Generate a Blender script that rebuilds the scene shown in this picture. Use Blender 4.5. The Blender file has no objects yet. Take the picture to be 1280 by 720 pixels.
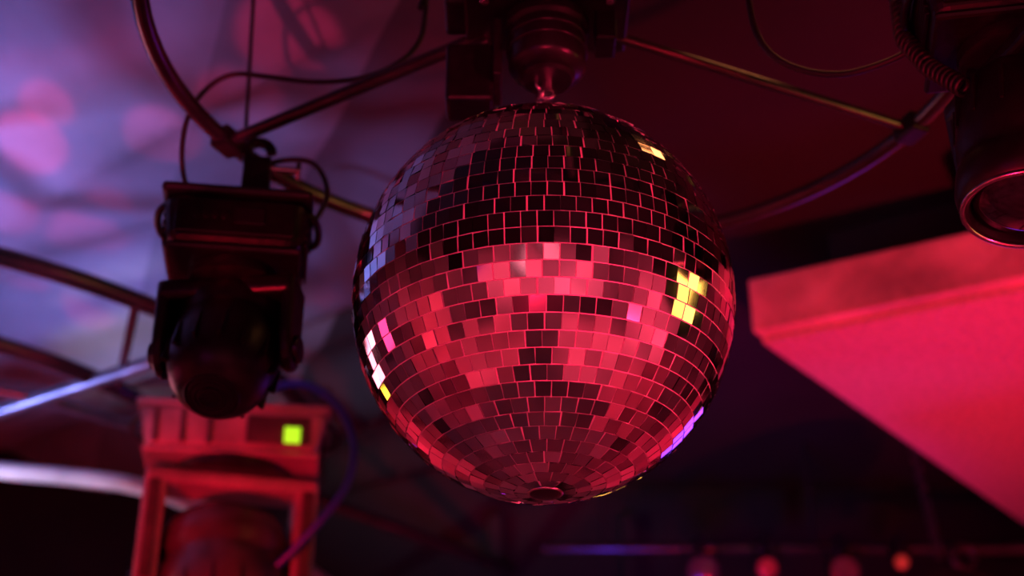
import bpy, bmesh, math, random
from mathutils import Vector, Matrix, Euler
random.seed(7)
S=bpy.context.scene
try:
    S.view_settings.view_transform='Standard'
    S.view_settings.look='None'
    S.view_settings.gamma=.90
    S.view_settings.exposure=.2
except Exception as e: print(e)
COL=S.collection

# ---------------------------------------------------------------- materials
def mat(name,color,rough=.5,metal=0.,noise=None,bump=0.,nscale=20,spec=.5,emit=None,estr=0.):
    m=bpy.data.materials.new(name); m.use_nodes=True
    nt=m.node_tree; b=nt.nodes['Principled BSDF']
    b.inputs['Base Color'].default_value=(*color,1)
    b.inputs['Roughness'].default_value=rough
    b.inputs['Metallic'].default_value=metal
    b.inputs['Specular IOR Level'].default_value=spec
    if emit:
        b.inputs['Emission Color'].default_value=(*emit,1)
        b.inputs['Emission Strength'].default_value=estr
    if noise is not None or bump>0:
        tc=nt.nodes.new('ShaderNodeTexCoord')
        n=nt.nodes.new('ShaderNodeTexNoise'); n.inputs['Scale'].default_value=nscale
        n.inputs['Detail'].default_value=6
        nt.links.new(tc.outputs['Object'],n.inputs['Vector'])
        if noise is not None:
            r=nt.nodes.new('ShaderNodeValToRGB')
            r.color_ramp.elements[0].position=.3; r.color_ramp.elements[1].position=.7
            r.color_ramp.elements[0].color=(*[c*(1-noise) for c in color],1)
            r.color_ramp.elements[1].color=(*[min(1,c*(1+noise)) for c in color],1)
            nt.links.new(n.outputs['Fac'],r.inputs['Fac'])
            nt.links.new(r.outputs['Color'],b.inputs['Base Color'])
        if bump>0:
            bp=nt.nodes.new('ShaderNodeBump'); bp.inputs['Strength'].default_value=bump
            bp.inputs['Distance'].default_value=.01
            nt.links.new(n.outputs['Fac'],bp.inputs['Height'])
            nt.links.new(bp.outputs['Normal'],b.inputs['Normal'])
    return m
M_BLACK=mat('black_plastic',(.006,.006,.007),.36,noise=.3,bump=.1,nscale=60,spec=.35)
M_BLACKM=mat('black_painted_metal',(.016,.016,.018),.3,.3,noise=.3,nscale=30)
M_GREY=mat('grey_housing',(.20,.18,.18),.35,.1,noise=.5,nscale=7)
M_DGREY=mat('dark_grey_housing',(.06,.05,.05),.3,.1,noise=.5,nscale=12)
M_STEEL=mat('zinc_steel',(.55,.55,.55),.25,1.,noise=.15,nscale=40)
M_CHAIN=mat('dull_chain_steel',(.12,.11,.11),.35,.9,noise=.3,nscale=40)
M_TUBE=mat('truss_tube_black',(.08,.08,.085),.22,.75,noise=.3,nscale=12)
M_ALU=mat('truss_aluminium',(.85,.85,.87),.35,.35,noise=.25,nscale=9)
M_WORN=mat('truss_worn_metal',(.16,.16,.17),.35,.6,noise=.3,nscale=12)
M_CABLE=mat('rubber_cable',(.012,.012,.013),.45)
M_BCABLE=mat('blue_cable',(.01,.02,.30),.4)
M_GLASS=mat('lens_glass',(.01,.01,.015),.06,0,spec=1.)
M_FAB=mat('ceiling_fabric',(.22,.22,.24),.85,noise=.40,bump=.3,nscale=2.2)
M_FAB2=mat('ceiling_fabric_shade',(.16,.16,.175),.85,noise=.40,bump=.3,nscale=2.2)  # this and the next two: ceiling shade put into the base colour
M_FAB3=mat('ceiling_fabric_deep_shade',(.07,.07,.078),.85,noise=.40,bump=.3,nscale=2.2)
M_DCEIL=mat('ceiling_shade_black',(.010,.009,.010),.8,noise=.3,bump=.3,nscale=3)
M_WALL=mat('wall_paint',(.42,.40,.40),.7,noise=.85,bump=.2,nscale=1.3)
M_DWALL=mat('dark_wall_paint',(.014,.012,.014),.7,noise=.3,bump=.2,nscale=3)
M_FLOOR=mat('floor_vinyl',(.36,.34,.34),.45,noise=.9,nscale=1.3)
M_SOFF=mat('bulkhead_plaster',(.50,.47,.47),.8,noise=.16,bump=1.,nscale=60)
M_FASC=mat('bulkhead_fascia',(.55,.52,.52),.33,noise=.45,bump=1.,nscale=6)
M_DISP=mat('display_lit',(.1,.2,.02),.4,emit=(.5,1.,.03),estr=.9)
def lensmat(n,c,s): return mat(n,(.05,.05,.05),.2,emit=c,estr=s)

# ---------------------------------------------------------------- mesh helpers
def link(o,parent=None):
    COL.objects.link(o)
    if parent: o.parent=parent
    return o
def empty(name,loc=(0,0,0),rot=(0,0,0)):
    e=bpy.data.objects.new(name,None); e.location=loc; e.rotation_euler=rot
    e.empty_display_size=.05
    return link(e)
def from_bm(bm,name,m,parent=None,smooth=False,loc=(0,0,0),rot=(0,0,0),bevel=0,seg=2):
    bmesh.ops.recalc_face_normals(bm,faces=bm.faces)
    me=bpy.data.meshes.new(name); bm.to_mesh(me); bm.free()
    if m: me.materials.append(m)
    if smooth:
        for p in me.polygons: p.use_smooth=True
    o=bpy.data.objects.new(name,me); o.location=loc; o.rotation_euler=rot
    link(o,parent)
    if bevel:
        b=o.modifiers.new('bev','BEVEL'); b.width=bevel; b.segments=seg; b.limit_method='ANGLE'
    return o
def box(name,size,loc,m,parent=None,bevel=.003,rot=(0,0,0),taper=None,seg=2):
    bm=bmesh.new(); bmesh.ops.create_cube(bm,size=1)
    for v in bm.verts:
        k=1.
        if taper and v.co.z<0: k=taper
        v.co=Vector((v.co.x*size[0]*k,v.co.y*size[1]*k,v.co.z*size[2]))
    return from_bm(bm,name,m,parent,False,loc,rot,bevel,seg)
def lathe(name,prof,m,parent=None,segs=40,loc=(0,0,0),rot=(0,0,0),cap=True):
    bm=bmesh.new(); rings=[]
    for r,z in prof:
        rings.append([bm.verts.new((r*math.cos(2*math.pi*i/segs),r*math.sin(2*math.pi*i/segs),z)) for i in range(segs)])
    for a,b in zip(rings,rings[1:]):
        for i in range(segs): bm.faces.new((a[i],a[(i+1)%segs],b[(i+1)%segs],b[i]))
    if cap:
        bm.faces.new(rings[0]); bm.faces.new(rings[-1])
    o=from_bm(bm,name,m,parent,True,loc,rot)
    e=o.modifiers.new('es','EDGE_SPLIT'); e.split_angle=math.radians(35)
    return o
def cyl(name,r,h,loc,m,parent=None,rot=(0,0,0),segs=32):
    return lathe(name,[(r*.94,-h/2),(r,-h/2+r*.06),(r,h/2-r*.06),(r*.94,h/2)],m,parent,segs,loc,rot)
def tube(name,pts,r,m,parent=None,cyclic=False,typ='NURBS',res=10):
    c=bpy.data.curves.new(name,'CURVE'); c.dimensions='3D'; c.bevel_depth=r; c.bevel_resolution=5
    c.use_fill_caps=True
    s=c.splines.new(typ); s.points.add(len(pts)-1)
    for p,q in zip(s.points,pts): p.co=(*q,1)
    s.use_cyclic_u=cyclic
    if typ=='NURBS':
        s.order_u=3; s.use_endpoint_u=not cyclic; s.resolution_u=res
    c.materials.append(m)
    return link(bpy.data.objects.new(name,c),parent)
def torus(name,R,r,m,parent=None,loc=(0,0,0),rot=(0,0,0),sx=1,seg=28,arc=1.0):
    n=seg; pts=[(R*sx*math.cos(2*math.pi*arc*i/n),R*math.sin(2*math.pi*arc*i/n),0) for i in range(n if arc==1 else n+1)]
    o=tube(name,pts,r,m,parent,cyclic=(arc==1),typ='POLY'); o.location=loc; o.rotation_euler=rot
    return o

# ---------------------------------------------------------------- camera
TH=math.radians(28)
cam=bpy.data.cameras.new('camera'); co=bpy.data.objects.new('camera',cam); link(co)
co.location=(0,0,1.6); co.rotation_euler=(math.pi/2+TH,0,0)
cam.lens=50; cam.sensor_width=36; cam.clip_start=.05
cam.dof.use_dof=True; cam.dof.focus_distance=1.68; cam.dof.aperture_fstop=2.4
S.camera=co

# ---------------------------------------------------------------- room
def slab(name,x0,x1,y0,y1,z0,z1,m):
    return box(name,(x1-x0,y1-y0,z1-z0),((x0+x1)/2,(y0+y1)/2,(z0+z1)/2),m,None,0)
slab('floor',-4,4,-4,5,-.1,0,M_FLOOR)
slab('wall_far',-4.1,4.1,5,5.1,0,2.62,M_WALL)
slab('wall_far_upper',-4.1,4.1,5,5.1,2.62,3.6,M_DWALL)
slab('wall_near',-4.1,4.1,-4.1,-4,0,3.6,M_WALL)
slab('wall_left',-4.1,-4,-4,5,0,3.6,M_WALL)
slab('wall_right',4,4.1,-4,5,0,3.6,M_WALL)
# ceiling: tented fabric, light falloff stepped into the panel colours, darkest away from the left
bm=bmesh.new(); NY=240
def cz(x,y):
    t=x*.60+y*.80+.22*math.sin(y*1.3+x*.9)
    w=max(0,min(1,(.6-x)/1.0))
    return 3.40+w*(.15*abs(math.sin(t*5.4))+.035*math.sin(t*19.3+1.3*math.sin(x*2.7)))+.02*math.sin(x*1.3)
def tone_steps(y):
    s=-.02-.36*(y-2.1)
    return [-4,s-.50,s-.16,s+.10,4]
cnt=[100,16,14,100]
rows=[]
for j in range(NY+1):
    y=-4+9*j/NY; sm=tone_steps(max(y,1.2)); xs=[]
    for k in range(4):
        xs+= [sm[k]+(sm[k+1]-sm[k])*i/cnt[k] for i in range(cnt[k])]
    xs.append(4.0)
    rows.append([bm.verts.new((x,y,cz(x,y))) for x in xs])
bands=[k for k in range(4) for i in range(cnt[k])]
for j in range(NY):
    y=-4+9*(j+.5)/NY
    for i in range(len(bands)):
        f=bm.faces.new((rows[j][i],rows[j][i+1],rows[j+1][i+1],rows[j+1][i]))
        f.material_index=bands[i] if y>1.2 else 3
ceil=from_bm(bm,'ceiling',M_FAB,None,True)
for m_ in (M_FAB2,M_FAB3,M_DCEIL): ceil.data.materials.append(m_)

# bulkhead on the right
def prism(name,poly,z0,z1,m,parent=None,bevel=.004,m2=None):
    bm=bmesh.new()
    a=[bm.verts.new((x,y,z0)) for x,y in poly]; b=[bm.verts.new((x,y,z1)) for x,y in poly]
    n=len(poly); bm.faces.new(a); bm.faces.new(b)
    for i in range(n): bm.faces.new((a[i],a[(i+1)%n],b[(i+1)%n],b[i]))
    return from_bm(bm,name,m,parent,bevel=bevel)
bh=empty('ceiling_bulkhead')
poly=[(.573,3.05),(3.99,1.36),(3.99,4.99),(2.11,4.99)]
prism('fascia',poly,3.102,3.245,M_FASC,bh,.006)
inn=[(.60,3.075),(3.97,1.42),(3.97,4.97),(2.09,4.97)]
prism('soffit_board',inn,3.085,3.11,M_SOFF,bh,.002)
prism('upper_box',[(.80,3.12),(3.97,1.56),(3.97,4.97),(2.22,4.97)],3.24,3.50,M_DWALL,bh)
box('joist',(.10,.5,.16),(1.18,2.88,3.325),M_DWALL,bh,.004,rot=(0,0,-.46))

# ---------------------------------------------------------------- disco ball
BX,BY,BZ=.041,1.664,2.464
A,B=.25,.266
ball=empty('disco_ball',(BX,BY,BZ))
lathe('core',[(max(.002,(A-.0018)*math.cos(p)),(B-.0018)*math.sin(p)) for p in [math.radians(-90+3*k) for k in range(61)]],
      mat('grout_foam',(.8,.75,.75),.6),ball,96)
M_MIR=bpy.data.materials.new('mirror_tiles'); M_MIR.use_nodes=True
nt=M_MIR.node_tree; b=nt.nodes['Principled BSDF']
b.inputs['Metallic'].default_value=1; b.inputs['Roughness'].default_value=.05
gn=nt.nodes.new('ShaderNodeNewGeometry'); rp=nt.nodes.new('ShaderNodeValToRGB')
rp.color_ramp.elements[0].color=(.62,.60,.61,1); rp.color_ramp.elements[1].color=(1,.98,.98,1)
nt.links.new(gn.outputs['Random Per Island'],rp.inputs['Fac']); nt.links.new(rp.outputs['Color'],b.inputs['Base Color'])
bm=bmesh.new(); NR=41; dphi=math.pi/NR
for k in range(1,NR-1):
    ph=-math.pi/2+dphi*(k+.5)
    rad=A*math.cos(ph); n=max(8,round(2*math.pi*rad/(2*math.pi*A/82)))
    off=random.random()*6.28
    hh=dphi*math.hypot(A*math.sin(ph),B*math.cos(ph))*.5*.935
    for i in range(n):
        la=off+2*math.pi*i/n+random.gauss(0,.0015)
        c=Vector((rad*math.cos(la),rad*math.sin(la),B*math.sin(ph)))
        nrm=Vector((math.cos(ph)*math.cos(la)/A,math.cos(ph)*math.sin(la)/A,math.sin(ph)/B)).normalized()
        e=Vector((-math.sin(la),math.cos(la),0)); u=nrm.cross(e).normalized()
        ww=math.pi*rad/n*.935
        rm=Matrix.Rotation(random.gauss(0,.028),3,e)@Matrix.Rotation(random.gauss(0,.028),3,u)@Matrix.Rotation(random.gauss(0,.010),3,nrm)
        e2=rm@e; u2=rm@u; n2=rm@nrm
        kk=A*math.cos(ph+dphi*.46)/max(rad,1e-4); kl=A*math.cos(ph-dphi*.46)/max(rad,1e-4)
        if u.z<0: kk,kl=kl,kk
        q=[c-e2*ww*kl-u2*hh, c+e2*ww*kl-u2*hh, c+e2*ww*kk+u2*hh, c-e2*ww*kk+u2*hh]
        top=[bm.verts.new(p+n2*.0004) for p in q]; bot=[bm.verts.new(p-n2*.0022) for p in q]
        bm.faces.new(top)
        for j in range(4): bm.faces.new((top[j],bot[j],bot[(j+1)%4],top[(j+1)%4]))
me=bpy.data.meshes.new('tiles'); bm.normal_update(); bm.to_mesh(me); bm.free(); me.materials.append(M_MIR)
link(bpy.data.objects.new('tiles',me),ball)
lathe('bottom_cap',[(.001,-.2695),(.012,-.2695),(.019,-.267),(.021,-.262)],M_BLACKM,ball,32)
torus('bottom_cap_ring',.0205,.0018,M_STEEL,ball,(0,0,-.2655))
lathe('top_cap',[(.03,.258),(.03,.268),(.012,.275),(.008,.285),(.001,.285)],M_STEEL,ball,32)
torus('eyelet',.011,.0025,M_STEEL,ball,(0,0,.293),(math.pi/2,0,.4))
for i in range(4):
    torus('chain_link_%d'%i,.011,.0024,M_STEEL,ball,(0,0,.306+.016*i),(math.pi/2,0,.4+1.57*(i+1)),sx=.65)

# ---------------------------------------------------------------- ball motor and its ceiling bracket
mo=empty('mirror_ball_motor',(BX+.010,BY,2.82))
lathe('motor_housing',[(.001,0),(.035,0),(.040,.004),(.040,.012),(.052,.018),(.056,.025),(.056,.085),(.062,.09),(.062,.105),(.05,.11),(.001,.11)],M_BLACKM,mo,48)
cyl('shaft',.008,.03,(0,0,-.005),M_STEEL,mo)
torus('shaft_hook',.009,.0025,M_STEEL,mo,(0,0,-.02),(math.pi/2,0,0))
torus('housing_rib',.0565,.003,M_BLACKM,mo,(0,0,.05)); torus('housing_rib_b',.0565,.003,M_BLACKM,mo,(0,0,.07))
box('top_plate',(.24,.15,.012),(0,0,.116),M_BLACKM,mo,.003)
box('gearbox',(.10,.08,.07),(-.10,.01,.155),M_BLACK,mo,.006)
box('terminal_box',(.07,.06,.10),(-.112,.03,.02),M_BLACK,mo,.006)
box('side_bracket',(.012,.08,.10),(-.072,.02,.05),M_BLACKM,mo,.002)
box('side_bracket_b',(.03,.05,.06),(.085,.0,.09),M_BLACK,mo,.003)
for i,(x,y) in enumerate([(-.09,-.055),(.09,-.055),(-.09,.055),(.09,.055),(0,-.06)]):
    cyl('bolt_%d'%i,.007,.012,(x,y,.106),M_STEEL,mo,segs=6)
cyl('drop_pole',.022,.50,(0,0,.37),M_BLACKM,mo)

# ---------------------------------------------------------------- circular truss
RX,RY,RZ,RR=.08,1.66,2.90,.61
tr=empty('circular_truss',(RX,RY,RZ))
torus('ring_tube',RR,.0135,M_TUBE,tr,seg=96)
def P(a): return Vector((RR*math.cos(a),RR*math.sin(a),0))
hub=Vector((BX-RX,BY-RY,.045))
for i,a in enumerate([math.radians(153),math.radians(23),math.radians(-80)]):
    p=P(a); d=(p-hub).normalized()
    tube('spoke_%d'%i,[tuple(hub+d*.09),tuple(p)],.011 if i!=1 else .008,M_TUBE,tr,typ='POLY')
    box('spoke_joint_%d'%i,(.035,.05,.034),p,M_BLACKM,tr,.004,rot=(0,0,a))
for i,a in enumerate([149,-35,-90]):
    p=P(math.radians(a)); tube('drop_wire_%d'%i,[tuple(p),(p.x-.02,p.y-.01,.56)],.0035,M_CABLE,tr,typ='POLY')

# ---------------------------------------------------------------- moving head fixture
def clamp(par,z0,h,r=.02,dx=0):
    box('clamp_block',(.045,.05,h*.8),(dx,0,z0+h*.4),M_BLACKM,par,.004)
    torus('clamp_hook',r,.009,M_BLACKM,par,(dx,0,z0+h*.8+r),(math.pi/2,0,0),arc=.8,seg=24)
    cyl('clamp_bolt',.006,.07,(dx+.03,0,z0+h*.7),M_STEEL,par,(0,math.pi/2,0),12)
    box('clamp_wing',(.008,.03,.018),(dx+.066,0,z0+h*.7),M_STEEL,par,.002)
def moving_head(name,loc,rz,w,d,h,L,hr,pan,tilt,mb,disp=False,clamph=.09,hl=1.0,mh=None,bev=.02,clampdx=0,bez=None,armt=.02):
    f=empty(name,loc,(0,0,rz)); mh=mh or mb
    box('base_body',(w,d,h*.78),(0,0,-h*.5),mb,f,bev,taper=.90,seg=4)
    box('base_lid',(w*1.03,d*1.03,h*.14),(0,0,-h*.09),mb,f,.008)
    box('base_skirt',(w*.93,d*.93,h*.10),(0,0,-h*.90),mb,f,.006)
    for s in (-1,1):
        for k in range(5): box('vent_fin_%d'%(k+(5 if s>0 else 0)),(.006,d*.7,h*.05),(s*w*.48,0,-h*(.3+.1*k)),M_BLACK,f,.001)
        tube('side_handle_%d'%(s+1),[(s*w*.44,-d*.3,-h*.2),(s*w*.56,-d*.3,-h*.25),(s*w*.56,d*.3,-h*.25),(s*w*.44,d*.3,-h*.2)],.006,M_BLACK,f)
    if disp:
        box('control_panel',(w*.34,.010,h*.5),(w*.24,-d*.475,-h*.5),M_DGREY,f,.003)
        box('display',(w*.085,.006,h*.28),(w*.315,-d*.5-.002,-h*.60),M_DISP,f,.001)
        for k in range(3): box('rib_%d'%k,(w*.03,.012,h*.6),(w*(-.40+.14*k),-d*.475,-h*.5),M_DGREY,f,.003)
    else:
        box('control_panel',(w*.8,.010,h*.5),(w*.0,-d*.475,-h*.5),M_BLACK,f,.003)
        box('display',(w*.2,.005,h*.24),(w*.1,-d*.5-.001,-h*.48),M_GLASS,f,.001)
        for k in range(4): cyl('button_%d'%k,.006,.006,(w*(-.25+.06*k),-d*.5-.002,-h*.5),M_BLACKM,f,(math.pi/2,0,0),12)
    for k in (-1,1): box('foot_%d'%(k+1),(w*.16,d*.8,h*.08),(k*w*.35,0,h*.02),M_BLACK,f,.003)
    box('omega_bracket',(w*.5,.04,.012),(0,0,h*.06+.006),M_STEEL,f,.002)
    clamp(f,h*.06+.01,clamph,dx=clampdx)
    y=empty('yoke_group'); y.parent=f; y.location=(0,0,-h*.95); y.rotation_euler=(0,0,pan)
    lathe('pan_collar',[(w*.28,.01),(w*.31,-.003),(w*.31,-.018),(w*.25,-.024)],M_BLACKM,y)
    yw=hr*2+.016
    box('yoke_bridge',(yw+2*armt,d*.46,.034),(0,0,-.036),mb,y,.012,seg=4)
    for s in (-1,1):
        bm=bmesh.new(); prof=[(-d*.22,-.02),(d*.22,-.02),(d*.20,-L*.55)]
        for k in range(9):
            a=math.pi*k/8; prof.append((d*.19*math.cos(a),-L*.62-d*.19*math.sin(a)))
        prof.append((-d*.20,-L*.55))
        x0=s*(yw/2-.004); x1=s*(yw/2+armt)
        va=[bm.verts.new((x0,p,q)) for p,q in prof]; vb=[bm.verts.new((x1,p,q)) for p,q in prof]
        bm.faces.new(va); bm.faces.new(vb)
        for k in range(len(prof)): bm.faces.new((va[k],va[(k+1)%len(prof)],vb[(k+1)%len(prof)],vb[k]))
        from_bm(bm,'yoke_arm_%d'%(s+1),mb,y,bevel=.008,seg=3)
        cyl('tilt_pivot_%d'%(s+1),d*.12,.02,(s*(yw/2+armt-.002),0,-L*.62),M_BLACKM,y,(0,math.pi/2,0))
        if disp:
            box('arm_cover_%d'%(s+1),(armt*.55,.012,L*.5),(s*(yw/2+armt*.5),-d*.215,-L*.36),M_DGREY,y,.003)
    hd=empty('head_group'); hd.parent=y; hd.location=(0,0,-L*.62); hd.rotation_euler=(tilt,0,0)
    q=hl
    lathe('head_shell',[(.002,.108*q),(hr*.35,.105*q),(hr*.62,.094*q),(hr*.82,.074*q),(hr*.95,.045*q),(hr*1.0,.012*q),(hr*1.0,-.02*q),
        (hr*.95,-.032*q),(hr*.95,-.044*q),(hr*1.01,-.052*q),(hr*1.03,-.075*q),(hr*.98,-.092*q),(hr*.90,-.098*q),(hr*.85,-.096*q),(hr*.80,-.082*q),(.002,-.08*q)],mh,hd,56)
    lathe('lens',[(hr*.80,-.083*q),(hr*.7,-.093*q),(hr*.45,-.101*q),(.002,-.105*q)],M_GLASS,hd,40)
    torus('lens_bezel',hr*.93,.0035,bez or M_BLACKM,hd,(0,0,-.097*q),seg=40)
    for k in range(14):
        a=2*math.pi*k/14; box('cooling_fin_%d'%k,(.005,.012,.05*q),(hr*.97*math.cos(a),hr*.97*math.sin(a),.03*q),M_BLACK,hd,.001,rot=(0,0,a+math.pi/2))
    for k in range(4): torus('rear_grille_%d'%k,hr*(.2+.09*k),.0025,M_BLACK,hd,(0,0,.107*q-.002*k*q))
    return f
moving_head('moving_head_light',(-.435,1.955,2.775),math.radians(8),.225,.18,.12,.215,.084,math.radians(-14),math.radians(154),M_BLACK,clamph=.10,hl=1.0,clampdx=.02,bev=.026,armt=.016)
moving_head('moving_head_light',(.645,1.48,2.84),math.radians(-10),.22,.18,.11,.225,.088,math.radians(-66),math.radians(-8),M_BLACK,clamph=.045,hl=1.08,bez=M_STEEL)
moving_head('moving_head_light',(-.625,3.0,2.85),math.radians(8),.41,.26,.13,.44,.135,math.radians(8),math.radians(165),M_GREY,disp=True,clamph=.10,hl=1.5,bev=.02,mh=M_DGREY,armt=.045)

# ---------------------------------------------------------------- second truss (left, further back)
t2=empty('curved_truss')
tube('outer_chord',[(-1.9,2.25,3),(-1.45,2.28,3),(-1.026,2.48,3),(-.72,2.76,3),(-.55,3.05,3),(-.50,3.4,3)],.020,M_TUBE,t2)
tube('inner_chord',[(-2.1,2.55,3),(-1.6,2.64,3),(-1.153,2.88,3),(-.873,3.25,3),(-.78,3.6,3)],.020,M_TUBE,t2)
tube('cross_bar',[(-1.9,3.63,2.99),(-1.276,3.27,2.99),(-.64,2.86,2.99)],.018,M_WORN,t2,typ='POLY')
tube('cross_bar_b',[(-1.7,2.95,3.0),(-1.15,3.22,3.0),(-.85,3.5,3.0)],.014,M_WORN,t2,typ='POLY')
tube('brace_c',[(-.80,2.69,3),(-.95,3.14,3)],.010,M_TUBE,t2,typ='POLY')
for i,(x,y) in enumerate([(-1.7,2.26),(-.55,3.05),(-1.9,2.59)]): tube('hang_rod_%d'%i,[(x,y,3),(x,y,3.5)],.006,M_TUBE,t2,typ='POLY')
cb=empty('crossbeam_pipe')
tube('pipe',[(-3.98,3.2,3.0),(-1.4,3.67,3.0),(-.85,3.92,3.0),(-.6,4.98,3.0)],.024,M_ALU,cb)

# ---------------------------------------------------------------- cables
tube('power_cable',[(-.138,1.83,3.46),(-.138,1.85,3.087),(-.155,1.85,3.015),(-.217,1.85,2.967),(-.306,1.85,2.952),(-.397,1.86,2.975),(-.462,1.86,2.983),(-.515,1.87,2.928),(-.527,1.89,2.851),(-.515,1.92,2.785),(-.47,1.94,2.765)],.0042,M_CABLE)
tube('power_cable',[(.33,1.6,3.42),(.335,1.6,3.1),(.337,1.6,2.915),(.343,1.6,2.85),(.372,1.6,2.803),(.442,1.59,2.772),(.508,1.56,2.774),(.56,1.53,2.79),(.60,1.5,2.77)],.0045,M_CABLE)
tube('power_cable',[(-.14,1.72,3.0),(-.13,1.74,3.06),(-.10,1.74,3.12),(-.05,1.72,3.02),(-.02,1.68,2.98)],.005,M_CABLE)
tube('signal_cable',[(-.55,3.0,2.93),(-.483,2.9,2.917),(-.37,2.88,2.84),(-.33,2.9,2.707),(-.40,2.9,2.58),(-.5,2.95,2.50)],.008,M_BCABLE)
tube('signal_cable',[(-.40,1.97,2.88),(-.34,1.96,2.89),(-.30,1.95,2.84),(-.295,1.95,2.78),(-.34,1.95,2.72)],.0045,M_CABLE)
def coil(name,pts,R,r,turns,m):
    out=[]; N=turns*10
    for i in range(N+1):
        t=i/N*(len(pts)-1); k=min(int(t),len(pts)-2); a=Vector(pts[k]); b2=Vector(pts[k+1]); p=a.lerp(b2,t-k)
        d=(b2-a).normalized(); e=d.cross(Vector((0,1,0))).normalized(); f=d.cross(e)
        an=i/10*2*math.pi; out.append(tuple(p+R*(e*math.cos(an)+f*math.sin(an))))
    return tube(name,out,r,m,typ='POLY')
coil('coiled_safety_cable',[(.555,1.6,3.02),(.542,1.57,2.9),(.530,1.54,2.80),(.545,1.5,2.72),(.57,1.46,2.66)],.011,.0028,30,M_CABLE)

# ---------------------------------------------------------------- far end bits
pp=empty('lighting_pipe')
PZ=3.045
cyl('pipe',.02,2.8,(1.5,4.55,PZ),M_TUBE,pp,(0,math.pi/2,0))
for i,x in enumerate((.3,1.0)):
    cyl('hanger_%d'%i,.008,3.46-PZ,(x,4.55,(3.46+PZ)/2),M_TUBE,pp)
def par(name,loc,aim,col,st,r=.07,L=.2,hang=.1,ceil_z=None,stand=False,parent=None):
    f=empty(name,loc); d=(Vector(aim)-Vector(loc)).normalized()
    if parent: f.parent=parent
    h=empty('can_group'); h.parent=f; h.rotation_mode='QUATERNION'; h.rotation_quaternion=d.to_track_quat('-Z','Y')
    lathe('can',[(r*.35,L*.75),(r*.7,L*.7),(r*.9,L*.45),(r,L*.3),(r,-L*.2),(r*1.06,-L*.21),(r*1.06,-L*.25),(r*.92,-L*.25),(r*.9,-L*.16),(.001,-L*.16)],M_BLACK,h,32)
    lathe('lens',[(r*.9,-L*.165),(r*.5,-L*.2),(.001,-L*.215)],lensmat('lamp_lens',col,st),h,32)
    sg=-1 if stand else 1
    tube('bracket',[(-r*1.15,0,0),(-r*1.15,0,sg*hang),(r*1.15,0,sg*hang),(r*1.15,0,0)],.006,M_BLACKM,f,typ='POLY')
    if ceil_z:
        cyl('drop_rod',.010,ceil_z-loc[2]-hang,(0,0,(hang+ceil_z-loc[2])/2),M_BLACKM,f)
    if stand:
        cyl('stand_pole',.016,loc[2]-hang,(0,0,-(hang+loc[2])/2),M_BLACKM,f)
        for k in range(3):
            a=2.1*k; tube('stand_leg_%d'%k,[(0,0,-loc[2]+.45),(.4*math.cos(a),.4*math.sin(a),-loc[2]+.015)],.012,M_BLACKM,f,typ='POLY')
    return f
for x,z,c,e,r in [(.83,2.97,(1,.01,.02),.25,.035),(1.08,2.96,(.6,.01,.02),.12,.05),(1.27,2.99,(1,.05,.03),.35,.025),(.62,2.96,(.4,.01,.02),.1,.05)]:
    pf=par('par_can',(x,4.52,z),(x-.2,1.5,2.0),c,e,r,r*2.6,PZ-z,parent=pp)
    box('hook_clamp',(.03,.07,.06),(0,.01,PZ+.005-z),M_BLACKM,pf,.004)
torus('safety_ring',.04,.010,M_CHAIN,pp,(1.47,4.50,3.0),(math.pi/2,0,.3))
ch=empty('hanging_chain',(1.25,4.2,3.44))
for i in range(17): torus('chain_link_%d'%i,.021,.0045,M_CHAIN,ch,(.003*i,0,-.02-.031*i),(math.pi/2,0,.5+1.57*i),sx=.6,seg=16)
pb=empty('angled_pipe'); tube('pipe',[(-.75,4.05,3.1),(.0,4.98,3.1)],.022,M_TUBE,pb,typ='POLY'); tube('hanger',[(-.6,4.23,3.1),(-.6,4.23,3.5)],.008,M_TUBE,pb,typ='POLY')
box('trim_1',(.05,.05,3.3),(-.06,4.975,1.65),M_DWALL,None,.004)
box('trim_3',(.05,.05,3.3),(.42,4.975,1.65),M_DWALL,None,.004)

# unseen lit fixtures around the room, placed for the ball to reflect
par('unseen_wash_light',(1.33,1.42,2.52),(BX,BY,BZ),(1,.52,.10),3.2,.28,.26,.34,3.42)
par('unseen_wash_light',(.52,1.80,3.27),(BX,BY,BZ),(1,.35,.12),4,.10,.12,.11,3.42)
par('unseen_wash_light',(-1.52,2.85,2.56),(BX,BY,BZ),(1,.28,.40),4,.24,.24,.30,3.48)
par('unseen_wash_light',(-1.9,2.2,2.35),(BX,BY,BZ),(1,.05,.20),3,.22,.24,.27,None,True)
par('unseen_wash_light',(-1.75,3.3,2.35),(BX,BY,BZ),(1,.6,.05),3,.10,.2,.17,None,True)
par('unseen_wash_light',(-1.1,.05,2.30),(BX,BY,BZ),(.55,.02,1),3,.15,.15,.18,3.42)
par('unseen_wash_light',(1.12,3.6,2.42),(BX,BY,BZ),(.28,.05,1),3,.24,.2,.29,None,True)
for i,(x,z,c,s,r) in enumerate([(-2.6,2.3,(1,.05,.1),1.6,.3),(-1.2,2.55,(1,.22,.32),1.3,.34),(.5,2.35,(1,.22,.32),1.2,.36),(2.0,2.4,(1,.22,.32),1.3,.36),(.0,2.75,(1,.15,.25),1.0,.28)]):
    par('unseen_wash_light',(x,-3.5,z),(BX,BY,BZ),c,s,r,.25,r+.07,3.42)  # added behind the camera to give the tiles bright reflections

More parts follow.
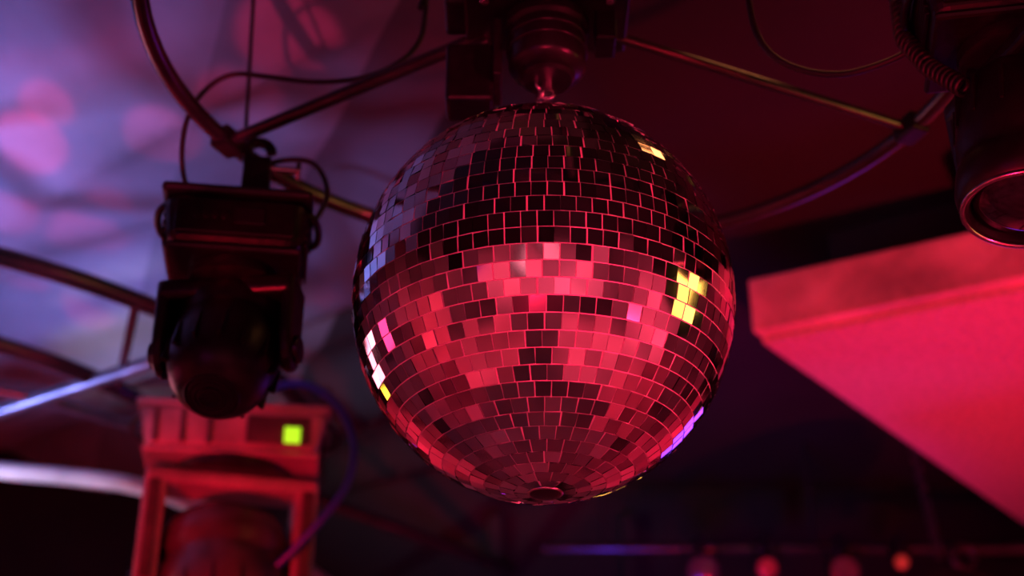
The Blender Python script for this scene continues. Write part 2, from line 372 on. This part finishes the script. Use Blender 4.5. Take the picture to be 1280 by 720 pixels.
# ---------------------------------------------------------------- lights
def spot(name,loc,aim,col,W,ang,blend=.5,r=.05):
    l=bpy.data.lights.new(name,'SPOT'); l.energy=W; l.color=col; l.spot_size=math.radians(ang); l.spot_blend=blend; l.shadow_soft_size=r
    o=bpy.data.objects.new(name,l); o.location=loc
    o.rotation_euler=(Vector(aim)-Vector(loc)).to_track_quat('-Z','Y').to_euler(); link(o)
spot('red_uplight',(1.5,1.2,.5),(1.0,2.95,3.1),(1,.012,.055),560,50,1.,.08)
spot('red_key_lamp',(2.2,.2,1.5),(BX,BY,BZ),(1,.02,.10),360,17,.4,.06)
spot('red_front_lamp',(-.2,-1.6,1.2),(BX,BY,BZ+.1),(1,.02,.09),280,12,.4,.06)
spot('red_fixture_lamp',(-1.3,1.0,1.2),(-.66,3.0,2.56),(1,.003,.03),440,17,.5,.05)
spot('red_rim_fill',(-.6,.3,1.4),(.60,1.46,2.62),(1,.01,.06),110,12,.4,.03)  # added unseen lamp, catches the lens rim of the right head
spot('red_spoke_fill',(1.0,.7,2.0),(.38,1.80,2.92),(1,.01,.04),34,16,.6,.03)  # added unseen lamps, redden the right spoke and the left ring section
spot('red_spoke_fill',(-.9,.9,1.7),(-.26,2.14,2.92),(1,.01,.04),90,8,.6,.03)
spot('pink_side_lamp',(-1.9,2.6,2.5),(-.80,3.0,2.50),(1,.45,.6),90,16,.6,.05)
spot('cool_truss_fill',(-1.9,3.2,2.5),(-1.25,3.68,3.0),(.8,.75,1),50,50,.7,.03)  # added unseen lamps, brighten the left truss tubes and pipe
spot('cool_truss_fill',(-1.4,1.7,2.6),(-1.05,2.5,3.0),(.6,.45,1),18,45,.9,.03)
spot('blue_ceiling_lamp',(-2.05,3.1,2.5),(-1.6,2.9,3.4),(.27,.31,1.),150,135,1,.06)
spot('violet_ceiling_lamp',(-1.9,1.6,1.8),(-1.2,2.6,3.4),(.20,.19,.9),34,60,1,.1)
spot('red_near_wall_fill',(-1.9,-1.4,.6),(-2.2,-4,1.9),(1,.07,.15),600,80,.4,.1)  # unseen lamps from here to the far wall redden what the ball reflects
spot('red_near_wall_fill',(1.6,-1.4,.6),(1.7,-4,1.7),(1,.08,.17),700,75,.4,.1)
spot('red_floor_fill',(1.6,-2.0,3.2),(1.9,-1.0,0),(1,.05,.12),850,58,.3,.05)
spot('red_floor_fill',(-1.6,-1.8,3.2),(-1.9,-.8,0),(1,.04,.10),600,50,.3,.05)
spot('red_floor_fill',(.4,3.6,3.2),(.3,2.8,0),(1,.01,.05),80,70,.4,.05)
spot('red_floor_fill',(-2.4,1.2,3.1),(-2.9,1.6,0),(1,.01,.06),180,60,.4,.05)
spot('red_floor_fill',(2.6,1.2,3.0),(2.9,1.8,0),(1,.02,.07),320,60,.4,.05)
spot('red_right_wall_fill',(2.2,-.2,.9),(4,-.4,.9),(1,.06,.14),450,110,.6,.15)
spot('red_left_wall_fill',(-2.4,.4,.8),(-4,.6,1.0),(1,.03,.08),220,100,.6,.15)
spot('red_far_wall_fill',(-2.2,3.2,1.9),(-2.4,5,1.3),(1,.01,.05),140,95,.4,.1)  # added to light the out-of-view lower wall mirrored in the tiles
spot('red_far_wall_fill',(2.4,3.2,1.9),(2.5,5,1.3),(1,.01,.07),140,95,.4,.1)
spot('red_ceiling_lamp',(.9,1.0,1.8),(1.1,2.3,3.4),(1,.0,.02),4,100,1,.1)
spot('red_pipe_lamp',(.6,3.4,2.2),(1.0,4.5,3.0),(1,.01,.04),14,40,.8,.03)
spot('blue_far_lamp',(.4,3.6,2.2),(.5,4.3,3.4),(.08,.05,1),24,100,1,.1)
for x,y,W,a in [(-1.116,2.73,16,3.2),(-1.037,2.58,9,2.4),(-1.10,3.15,12,3),(-1.24,3.01,12,2.6),(-.46,2.34,9,4.5),(-.80,2.69,9,3.2),(-1.342,3.366,12,2.8),(-1.21,3.556,10,2.8),(-.6,2.55,6,3.4),(-1.0,3.0,6,2)]:
    spot('pink_fleck_spot',(-.7,.2,1.0),(x,y,3.42),(1,.03,.14),W*36,a,.5,.008)  # unseen lamps standing in for flecks thrown by the mirror ball
w=bpy.data.worlds.new('world'); S.world=w; w.use_nodes=True
w.node_tree.nodes['Background'].inputs[0].default_value=(.02,.004,.012,1); w.node_tree.nodes['Background'].inputs[1].default_value=.05
